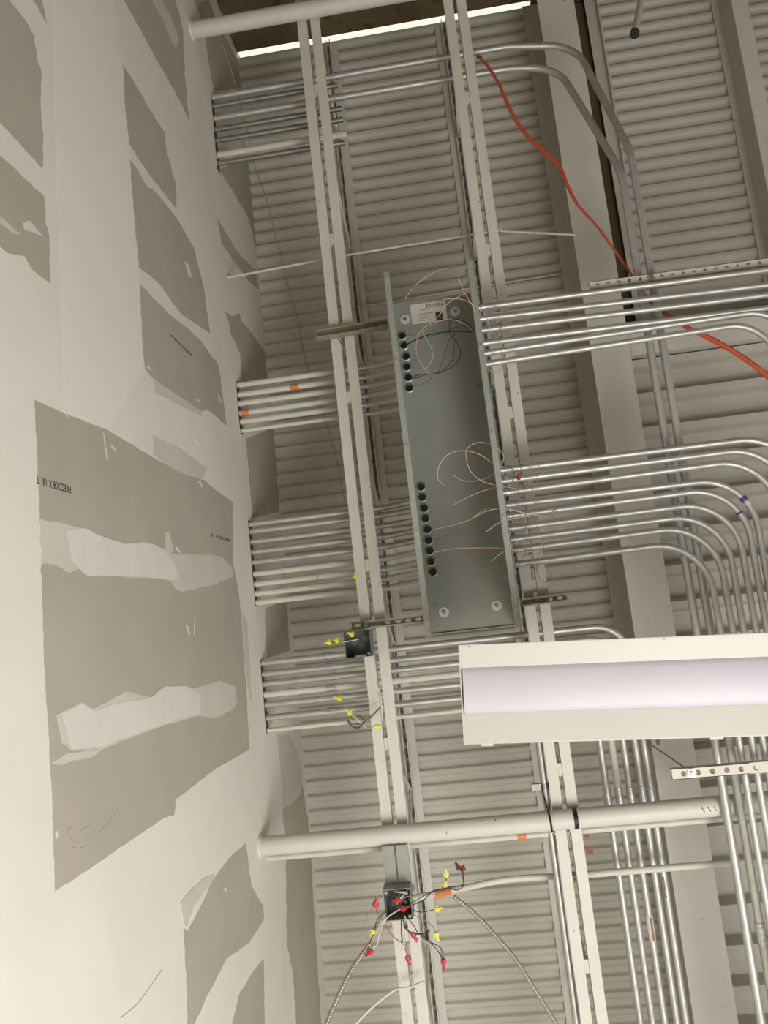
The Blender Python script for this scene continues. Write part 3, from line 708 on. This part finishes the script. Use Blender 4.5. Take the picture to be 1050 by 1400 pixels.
wire('thick black cable from second trough hole to the right flange', [(553, 473, 3.93), (565, 466), (585, 458), (610, 454), (635, 453), (650, 455)], 3.82, K * 2.0, 'blackw')
wire('dark green wire lying along the thick black cable', [(553, 474, 3.93), (568, 465), (590, 459), (615, 451), (632, 445), (645, 451)], 3.78, K * 1.4, 'greenw')
wire('black wire looping wide from fifth trough hole up to the right flange', [(559, 517, 3.93), (575, 512), (600, 510), (622, 498), (630, 482), (622, 465), (615, 455), (615, 440), (622, 436), (637, 441), (648, 452)], 3.8, K * 1.5, 'blackw')
wire('second black wire making smaller loop from fifth trough hole', [(559, 519, 3.93), (580, 513), (603, 508), (618, 493), (621, 478), (619, 462), (622, 455)], 3.76, K * 1.2, 'blackw')
wire('grey green wire hanging between the black loops', [(600, 508), (608, 485), (613, 468), (622, 456)], 3.78, K * 1.2, 'greenw')
wire('short red wire lying beside the fifth trough hole', [(560, 518, 3.93), (575, 516), (592, 515)], 3.8, K * 1.3, 'redw')
wire('short red wire inside the upper black loop', [(619, 462), (620, 475), (619, 485)], 3.75, K * 1.3, 'redw')
wire('thin green black wire sagging beneath fifth trough hole', [(558, 520, 3.93), (562, 525), (572, 527), (585, 521), (592, 514)], 3.8, K, 'greenw')
wire('thin wire ring hanging below the lowest upper-right conduit', [(670, 503), (676, 509), (685, 505), (687, 492), (684, 476)], 3.6, K, 'rust')
wire('short dark wire hooking over the uppermost right conduit', [(660, 398), (672, 401), (676, 412), (678, 420), (686, 400)], 3.6, K, 'rust')
wire('tangle of rust coloured wire hooked over fourth right conduit', [(668, 455, 3.765), (676, 463), (682, 452), (688, 440), (680, 458), (670, 462), (684, 466)], 3.68, K * 1.1, 'rust')
wire('rust wire stub between second and third right conduits', [(704, 424, 3.765), (706, 432), (714, 431), (724, 437, 3.765)], 3.70, K, 'rust')
# lower half
wire('pale pink wire making large left loop on lower trough', [(576, 665, 3.93), (584, 655), (597, 648), (612, 655), (615, 660)], 3.8, K, 'rust')
wire('pale wire arching from mid trough to second lower conduit', [(607, 663), (599, 655), (600, 638), (612, 622), (632, 616), (655, 621), (675, 635), (690, 650), (694, 656)], 3.6, K * 1.15, 'pink')
wire('pale wire making a full ring over the right flange', [(685, 640), (688, 622), (672, 608), (654, 605), (640, 612), (637, 625), (644, 645), (660, 658), (682, 664), (700, 664)], 3.6, K * 1.15, 'pink')
wire('pink wire curving low inside the ring', [(620, 650), (633, 657), (655, 657), (672, 650), (684, 640)], 3.7, K, 'pink')
wire('thin pink wire from fourth lower hole arching upward to the right', [(585, 708, 3.93), (595, 692), (612, 686), (630, 689), (642, 700), (645, 712)], 3.8, K, 'rust')
wire('thin rust wire from fifth lower hole straight across to flange', [(592, 724), (620, 718), (645, 709), (656, 700), (672, 695), (700, 698), (725, 703)], 3.72, K, 'pink')
wire('thin wire running from mid trough up over right flange', [(620, 690), (650, 675), (680, 666), (700, 667), (720, 671)], 3.65, K, 'pink')
wire('thin dark wire between sixth hole and trough centre', [(592, 740), (615, 731), (640, 731), (655, 733)], 3.85, K, 'grayw')
wire('rust wire from seventh lower hole to fork at right flange', [(595, 755), (620, 750), (660, 749), (697, 750), (712, 755), (735, 752), (742, 742)], 3.7, K * 1.2, 'pink')
wire('pink wire from eighth lower hole rising to flange', [(592, 768, 3.93), (600, 759), (615, 753)], 3.85, K, 'rust')
wire('short dark wire curving down at trough centre', [(633, 756), (645, 760), (653, 768), (660, 773)], 3.8, K, 'rust')
wire('thin wire from lowest trough hole sweeping to the right edge', [(596, 782), (620, 787), (650, 785), (680, 780), (712, 773), (730, 771)], 3.75, K, 'rust')
wire('bright bare wire tip slanting over right flange', [(671, 768), (683, 758), (697, 750), (705, 742), (715, 736)], 3.58, K * 1.1, 'pink')
wire('bright pink wire tip slanting into right flange from trough centre', [(665, 727), (680, 716), (694, 711), (712, 707), (725, 706)], 3.58, K * 1.1, 'pink')
wire('curved pink wire over flange ending among lower conduits', [(648, 708), (662, 700), (685, 695), (705, 698), (724, 703), (745, 706)], 3.6, K * 1.1, 'pink')
tg = 'rust wires tangled over the lower conduits'
rnd = random.Random(3)
tang = [[(729, 616), (728, 636), (724, 645), (735, 652), (729, 668), (727, 680), (733, 690)], [(706, 688), (716, 698), (722, 712), (731, 690), (738, 684)], [(712, 735), (720, 720), (727, 712), (734, 695)],
        [(725, 750), (727, 738), (731, 724), (742, 712), (755, 700), (762, 695)], [(745, 742), (742, 750), (735, 762), (737, 772), (734, 778)], [(704, 748), (712, 744), (719, 756), (714, 762), (722, 758)],
        [(693, 636), (701, 642), (703, 650), (700, 658)], [(706, 632), (714, 628), (712, 642, 3.765)], [(716, 730), (717, 715), (719, 700), (713, 690)], [(733, 770), (735, 785), (744, 796), (754, 790), (752, 780), (744, 776)],
        [(726, 646), (722, 634), (734, 634), (738, 640)], [(752, 712), (760, 700), (757, 697), (745, 716)], [(708, 660), (709, 675), (706, 682)], [(728, 745), (722, 752), (712, 748), (706, 755)]]
wl = ['long vertical rust wire hooked down across the five upper of the lower conduits', 'bent rust wire over the fourth lower conduit', 'short rust wire slanting up near the joist edge', 'rust wire slanting right across the sixth lower conduit', 'rust wire curl beside the eighth lower conduit', 'small rust curl at the flange beside eighth conduit',
      'black curl at the end of the first lower conduit', 'tiny dark wire tip above the first lower conduit', 'upright rust wire close to the flange', 'thin wire loop hanging under lowest conduit', 'small rust ring over the first lower conduit', 'rust wire tip furthest right over fifth lower conduit', 'short vertical rust wire over third conduit end', 'rust squiggle between seventh and eighth conduit ends']
for t_, l_ in zip(tang, wl): wire(l_, t_, 3.70 - rnd.random() * .06, K * 1.15, 'blackw' if 'black' in l_ or 'dark' in l_ else 'rust')
o = tag(tubeo('red_tape', [hz(709.5, 648, 3.735), hz(709.5, 656, 3.735)], .0075, 'redw', 8), 'small red tape wrap by the second lower conduit end', 'tape')
# thin communication cable hanging by the wall
wire('thin pale cable hanging from top wall bundle along left deck', [(284, 0, 4.2), (297, 40, 4.2), (311, 80, 4.25), (323, 121, 4.35), (336, 170, 4.6), (348, 225, 4.85), (357, 252, 4.85), (366, 278, 4.85), (376, 320, 4.9), (385, 350, 4.95), (395, 395, 4.97), (408, 440, 4.97), (414, 475, 4.9), (424, 512, 4.9), (440, 560, 4.9), (458, 620, 4.9), (472, 690, 4.9)], 4.9, .0026, 'lgray')
# orange extension cord
P = [(655, 78), (668, 92), (682, 115), (700, 155), (722, 187), (745, 208), (765, 228), (775, 252), (790, 280), (815, 308), (835, 335), (858, 368), (885, 408), (912, 430), (940, 448), (975, 465), (1010, 485), (1050, 515), (1090, 560), (1125, 640)]
path = smooth_path([hz(u, v, 4.18 - .02 * i) for i, (u, v) in enumerate(P)], 6)
rad = [.0075, .0085, .009, .011, .012, .0115, .010, .011, .008, .007, .007, .007, .009, .010, .012, .014, .014, .013, .013]
bm = bmesh.new(); tube_bm(bm, path, .01, 8, rfun=lambda i, s: rad[min(i // 6, 18)] * (1 - (i % 6) / 6) + rad[min(i // 6 + 1, 18)] * (i % 6) / 6)
T = Thing('orange_strap', path[0], 'orange strap hanging from the right joist across the girder to frame edge', 'strap'); T.adopt(finish(bm, 'webbing', 'redcord', smooth=True))
T.adopt(tubeo('knot', [path[0] - Vector((.012, .006, 0)), path[0] + Vector((.014, .008, 0))], .009, 'maroon', 8))

# ------------------------------------------------------------------ junction boxes
def jbox(u0, v0, u1, v1, h, depth, label, m, skew=0):
    a, b = hz(u0, v0, h), hz(u1, v1, h); x0, x1 = sorted((a.x, b.x)); y0, y1 = sorted((a.y, b.y)); z0 = a.z; z1 = z0 + depth; t = .003
    T = Thing('junction_box', ((x0 + x1) / 2, (y0 + y1) / 2, z1), label, 'junction box')
    T.adopt(boxo('back_plate', (x0, y0, z1 - t), (x1, y1, z1), 'boxin'))
    for lo, hi in (((x0, y0, z0), (x0 + t, y1, z1 - t)), ((x1 - t, y0, z0), (x1, y1, z1 - t)), ((x0 + t, y0, z0), (x1 - t, y0 + t, z1 - t)), ((x0 + t, y1 - t, z0), (x1 - t, y1, z1 - t))):
        T.adopt(boxo('side_wall', lo, hi, m))
    for cx, cy in ((x0 + .014, y0 + .014), (x1 - .014, y1 - .014)):
        T.adopt(tubeo('screw_ear', [Vector((cx, cy, z0)), Vector((cx, cy, z0 + .01))], .008, m, 8))
    T.box = (x0, x1, y0, y1, z0, z1); return T
J1 = jbox(469, 864, 509, 897, 3.82, .10, 'dark gray junction box with yellow wire nuts on the left joist', 'boxg')
x0, x1, y0, y1, z0, z1 = J1.box
for q in ((.3, .45), (.55, .6), (.75, .35)):
    J1.adopt(tubeo('knockout', [Vector((x0 + (x1 - x0) * q[0], y0 + (y1 - y0) * q[1], z1 - .003)), Vector((x0 + (x1 - x0) * q[0], y0 + (y1 - y0) * q[1], z1 - .006))], .017, 'boxg', 14))
J1.adopt(boxo('cover_screw_tab', (x0 + .05, y1 - .012, z0 - .002), (x0 + .1, y1 - .002, z0), 'boxg'))
J2 = jbox(523, 1217, 565, 1257, 3.82, .10, 'square junction box stuffed with wires and red wire nuts below the lower pipe', 'boxl')
x0, x1, y0, y1, z0, z1 = J2.box
for dx in (.006, .072):
    J2.adopt(boxo('mounting_rail', (x0 + dx, y0 - .17, z1 - .02), (x0 + dx + .058, y0 - .001, z1), 'boxl'))
for q, mm in (((.35, .3), 'grayw'), ((.6, .5), 'blackw'), ((.7, .25), 'whitew'), ((.4, .7), 'greenw'), ((.8, .7), 'blackw')):
    c = Vector((x0 + (x1 - x0) * q[0], y0 + (y1 - y0) * q[1], z0 + .045)); rn = random.Random(int(q[0] * 100))
    pts = [c + Vector((rn.uniform(-.045, .045), rn.uniform(-.04, .04), rn.uniform(-.03, .03))) for _ in range(6)]
    pts = [Vector((min(max(p_.x, x0 + .012), x1 - .012), min(max(p_.y, y0 + .012), y1 - .012), p_.z)) for p_ in pts]
    J2.adopt(tubeo('coiled_wire', smooth_path(pts, 6), .0032, mm, 6))
    
h2 = 3.78; YN = ('yellow', .030)
wire('yellow wire nut pair on short black wire left of the gray box, outer', [(488, 871), (470, 876), (452, 878)], h2, .0022, 'blackw', nut=YN)
wire('yellow wire nut on white wire, nearer the gray box', [(490, 874), (474, 877), (462, 876)], h2, .0022, 'whitew', nut=('yellow', .024))
wire('yellow wire nut lying across the gray box opening', [(494, 882), (492, 872), (483, 868)], h2, .002, 'blackw', nut=('yellow', .030))
wire('yellow wire nut on white wire at the left joist above the gray box', [(484, 845), (485, 815), (486, 790)], 3.96, .0016, 'rust', nut=('yellow', .030))
wire('white cable running from the gray box down between the joist angles', [(499, 900, 3.9), (512, 930, 3.9), (520, 950, 3.9), (522, 975, 3.9), (523, 985, 3.95)], 3.9, .0032, 'whitew')
wire('bundle of gray cable curling out of the left joist below gray box', [(519, 968, 3.96), (505, 982), (492, 990), (478, 988), (474, 983), (480, 992), (490, 995), (498, 988)], 3.9, .0042, 'grayw')
wire('black wire loop below the gray cable bundle', [(476, 985), (480, 992), (490, 995), (498, 986), (492, 979), (482, 977)], 3.87, .002, 'blackw')
wire('yellow wire nut on a gray wire beside the seventh conduit near joist', [(488, 975), (488, 964), (478, 958), (466, 955)], 3.88, .0014, 'grayw', nut=('yellow', .034))
wire('yellow wire nut on white wire above the gray cable curl', [(500, 995), (490, 985), (480, 976)], 3.88, .0022, 'whitew', nut=('yellow', .036))
wire('small yellow wire nut over the left joist below the gray box', [(496, 994), (505, 994), (514, 993)], 3.9, .0012, 'grayw', nut=('yellow', .028))
# lower box wires
wire('black wire with yellow nut standing above the orange-marked conduit, pointing up', [(565, 1237), (580, 1230), (592, 1218), (607, 1215), (610, 1206), (610, 1198)], h2, .0022, 'blackw', nut=('yellow', .034), nuts=(609, 1180))
wire('black wire ending in dark red nut at far right of lower box', [(562, 1235), (585, 1222), (610, 1214), (625, 1217), (634, 1210), (633, 1195), (628, 1188)], h2, .0022, 'blackw', nut=('maroon', .034), nuts=(622, 1178))
wire('black wire ending in dark red nut beside the far right one', [(612, 1213), (622, 1212), (633, 1209), (633, 1200), (633, 1189)], h2, .0022, 'blackw', nut=('maroon', .020), nuts=(634, 1180))
wire('yellow wire nut straddling the black wires over the orange mark', [(604, 1213), (608, 1211)], h2, .002, 'blackw', nut=('yellow', .022), nuts=(610, 1204))
wire('black wire with yellow nut pointing right of lower box', [(563, 1244), (575, 1247), (588, 1245), (596, 1243)], h2, .002, 'blackw', nut=('yellow', .032))
wire('grey wire with yellow nut hanging low right of lower box', [(564, 1250), (580, 1258), (592, 1267), (596, 1276)], h2, .002, 'grayw', nut=('yellow', .034))
wire('black wires twisted down to red nut furthest from lower box', [(559, 1257), (566, 1266), (572, 1276), (585, 1286), (600, 1294), (605, 1302), (606, 1312)], h2, .0022, 'blackw', nut=('red', .042))
wire('second black wire joining the furthest red nut', [(578, 1278), (590, 1290), (600, 1302), (605, 1312)], h2, .0022, 'blackw')
wire('black wire stub forking right beneath lower box', [(553, 1268), (562, 1275), (576, 1277), (585, 1274), (587, 1270)], h2, .0034, 'blackw')
wire('wire with red nut hanging under the middle of lower box', [(553, 1252), (558, 1264), (564, 1276)], h2, .0018, 'whitew', nut=('red', .042))
wire('red wire with red nut hanging over the joist gap', [(526, 1262), (535, 1278), (550, 1290), (554, 1298), (557, 1308)], h2, .002, 'redw', nut=('red', .038))
wire('long loop of dull red wire under lower box', [(530, 1258), (533, 1275), (543, 1285), (553, 1290), (556, 1300)], h2, .0018, 'rust')
wire('red wire rising to red nut pair left of lower box', [(523, 1258), (516, 1250), (514, 1240)], h2, .002, 'redw', nut=('red', .044), nuts=(515, 1218))
wire('dark red wire arching from flexible cable to left red nut', [(505, 1290), (500, 1275), (498, 1262), (505, 1247), (512, 1238)], h2, .0018, 'rust', nut=('red', .040), nuts=(518, 1222))
wire('black wire arching from flexible cable into lower box', [(505, 1290), (511, 1275), (514, 1262), (520, 1252), (528, 1246)], h2, .0022, 'blackw')
wire('white wire with red nut hanging lower left of lower box', [(545, 1244), (530, 1254), (519, 1275), (516, 1290), (508, 1299)], h2, .0022, 'whitew', nut=('red', .040))
wire('white wire pair crossing the front of lower box', [(547, 1243), (533, 1252), (522, 1262), (514, 1276)], h2 - .01, .0024, 'whitew')
wire('green wire with yellow nut half hidden left of lower box', [(524, 1250), (517, 1262), (511, 1272)], h2, .002, 'greenw', nut=('yellow', .028))
wire('red wire nut inside upper left of lower box', [(552, 1224), (546, 1229)], h2, .002, 'whitew', nut=('red', .034), nuts=(536, 1233))
wire('red wire nut at centre of lower box opening', [(548, 1242), (549, 1243)], h2, .0024, 'whitew', nut=('red', .040), nuts=(560, 1239))
wire('second black wire entering lower box from the right', [(545, 1234), (556, 1226), (564, 1225)], h2, .0024, 'grayw')
wire('thick black wire dropping from lower box along joist gap', [(549, 1258), (549, 1275), (550, 1288)], h2, .0035, 'blackw')
wire('black wire from lower box to red nut under its middle', [(551, 1258), (556, 1270), (564, 1279), (572, 1284)], h2, .0022, 'blackw')
wire('white string hanging from lower box to the bottom cross band', [(553, 1290), (546, 1305), (544, 1325), (551, 1342), (560, 1352)], h2, .0022, 'whitew')
def flex(label, pts, h, r):
    path = smooth_path([hz(u, v, h) for u, v in pts], 40)
    # resample evenly to give the armour its turns
    out = [path[0]]; acc = 0; step = .0035
    for a, b in zip(path, path[1:]):
        L = (b - a).length; d = step - acc
        while d <= L: out.append(a.lerp(b, d / L)); d += step
        acc = L - (d - step)
    T = Thing('armored_cable', out[0], label, 'cable'); T.adopt(tubeo('armor', out, r, 'flex', 8, rfun=lambda i, s: r * (1.1 if (i // 2) % 2 else .86))); return T
flex('ribbed armored cable leaving lower box to the bottom left', [(506, 1290), (490, 1312), (474, 1338), (460, 1368), (446, 1402), (440, 1430)], 3.8, .0105)
flex('ribbed armored cable hanging from the orange-marked conduit to bottom right', [(620, 1225), (650, 1250), (680, 1282), (705, 1312), (728, 1348), (758, 1396), (775, 1430)], 3.85, .0095)
# pale rope crossing joist at the bottom
wire('pale flat rope tied round the left joist at the photo bottom', [(486, 1400, 3.9), (510, 1376), (535, 1356), (545, 1352), (560, 1350), (578, 1343), (580, 1346)], 3.93, .007, 'cpaint')
# black strap over the lower pipe
cpt = hz(750, 1113, 3.975)
bm = bmesh.new(); ring = [Vector((cpt.x + .002 * math.sin(a), P1.y + .0495 * math.sin(a), P1.z - .0495 * math.cos(a))) for a in [2 * math.pi * k / 24 for k in range(25)]]
tube_bm(bm, ring, .0045, 8, cap=False); tag(finish(bm, 'black_strap', 'black', smooth=True), 'black strap hugging the thick lower pipe by the lone conduit', 'strap')
wire('black cable trailing from strap up beside lone conduit', [(740, 1075, 3.95), (744, 1090, 3.94), (748, 1105, 3.92)], 3.93, .004, 'blackw')
wire('thin white wire tied under the lower pipe beside the right joist', [(752, 1136), (765, 1143), (776, 1142), (780, 1133)], 3.93, .0016, 'whitew')

# ------------------------------------------------------------------ the light fixture
hf = 3.0
c0, c1_, c2_ = hz(628, 882, hf), hz(1050, 865, hf), hz(635, 1018, hf)
xd = (c1_ - c0).normalized(); yd = Vector((0, 0, 1)).cross(xd); W = (c2_ - c0).dot(yd); L = 2.2
mtx = Matrix((xd, yd, Vector((0, 0, 1)))).transposed().to_4x4(); mtx.translation = c0
T = Thing('light_fixture', c0, 'large white strip light fixture with a milky lens hanging at the right edge', 'light fixture')
a1, a2 = W * .235, W * .70
def strip(nm, prof, m, x0=0, x1=L, smooth=False):
    bm = bmesh.new(); A = [bm.verts.new(mtx @ Vector((x0, y, z))) for y, z in prof]; B = [bm.verts.new(mtx @ Vector((x1, y, z))) for y, z in prof]
    n = len(prof)
    for i in range(n): bm.faces.new((A[i], A[(i + 1) % n], B[(i + 1) % n], B[i]))
    bm.faces.new(A); bm.faces.new(B[::-1]); return T.adopt(finish(bm, nm, m, smooth=smooth))
strip('reflector_wing', [(0, 0), (0, .012), (.003, .012), (.003, .003), (a1, .014), (a1, .011), (.004, 0)], 'fixw')
strip('reflector_wing', [(W, 0), (W, .012), (W - .003, .012), (W - .003, .003), (a2, .014), (a2, .011), (W - .004, 0)], 'fixw')
strip('housing', [(a1 - .02, .016), (a2 + .02, .016), (a2, .075), (a1, .075)], 'fixw')
lp = []; n = 16
for i in range(n + 1):
    t = i / n; y = a1 + (a2 - a1) * t; lp.append((y, .012 - .016 * math.sin(math.pi * t) ** .5))
strip('lens', lp, 'lens', .006, L - .006, True)
T.adopt(boxo('end_cap', (-.004, 0, -.001), (0, W, .03), 'fixw', mtx)); T.adopt(boxo('end_cap', (L, 0, -.001), (L + .004, W, .03), 'fixw', mtx))
for x in (.06, .88): T.adopt(boxo('latch_tab', (x, W, 0), (x + .045, W + .008, .006), 'fixw', mtx))
for x, y in ((.035, .008), (.75, .008), (1.5, .008)): T.adopt(tubeo('rivet', [mtx @ Vector((x, y, .001)), mtx @ Vector((x, y, -.002))], .003, 'galvd', 8))
for x in (.3, 1.9):
    for s in (a1, a2): T.adopt(tubeo('hanger_cable', [mtx @ Vector((x, (a1 + a2) / 2 + (s - (a1 + a2) / 2) * .3, .075)), Vector(((mtx @ Vector((x, 0, 0))).x, (mtx @ Vector((x, W / 2, 0))).y, BZ))], .0012, 'grayw', 5))
# wire and clamps tying strut to the girder
T = Thing('tie_wire', hz(893, 1020, 4.4), 'thin tie wire with clamps between fixture and the perforated strut', 'wire')
T.adopt(tubeo('strand', [hz(893, 1020, 4.4), hz(934, 1048, 3.70)], .004, 'grayw', 6))
for u in (888, 900):
    q = hz(u, 1017 if u == 888 else 1015, 4.4); T.adopt(tubeo('clamp', [q - Vector((0, .012, 0)), q + Vector((0, .012, 0))], .011, 'galvd', 8))
# marker writing on the pipe and bolts seen on the girder
for u, v in ((957, 1094), (965, 1093), (973, 1092)):
    q = hz(u, v, 3.93); P1.adopt(tubeo('marker_stroke', [Vector((q.x - .004, P1.y - .01, P1.z - .0462)), Vector((q.x + .006, P1.y + .010, P1.z - .0462))], .002, 'ink', 5))
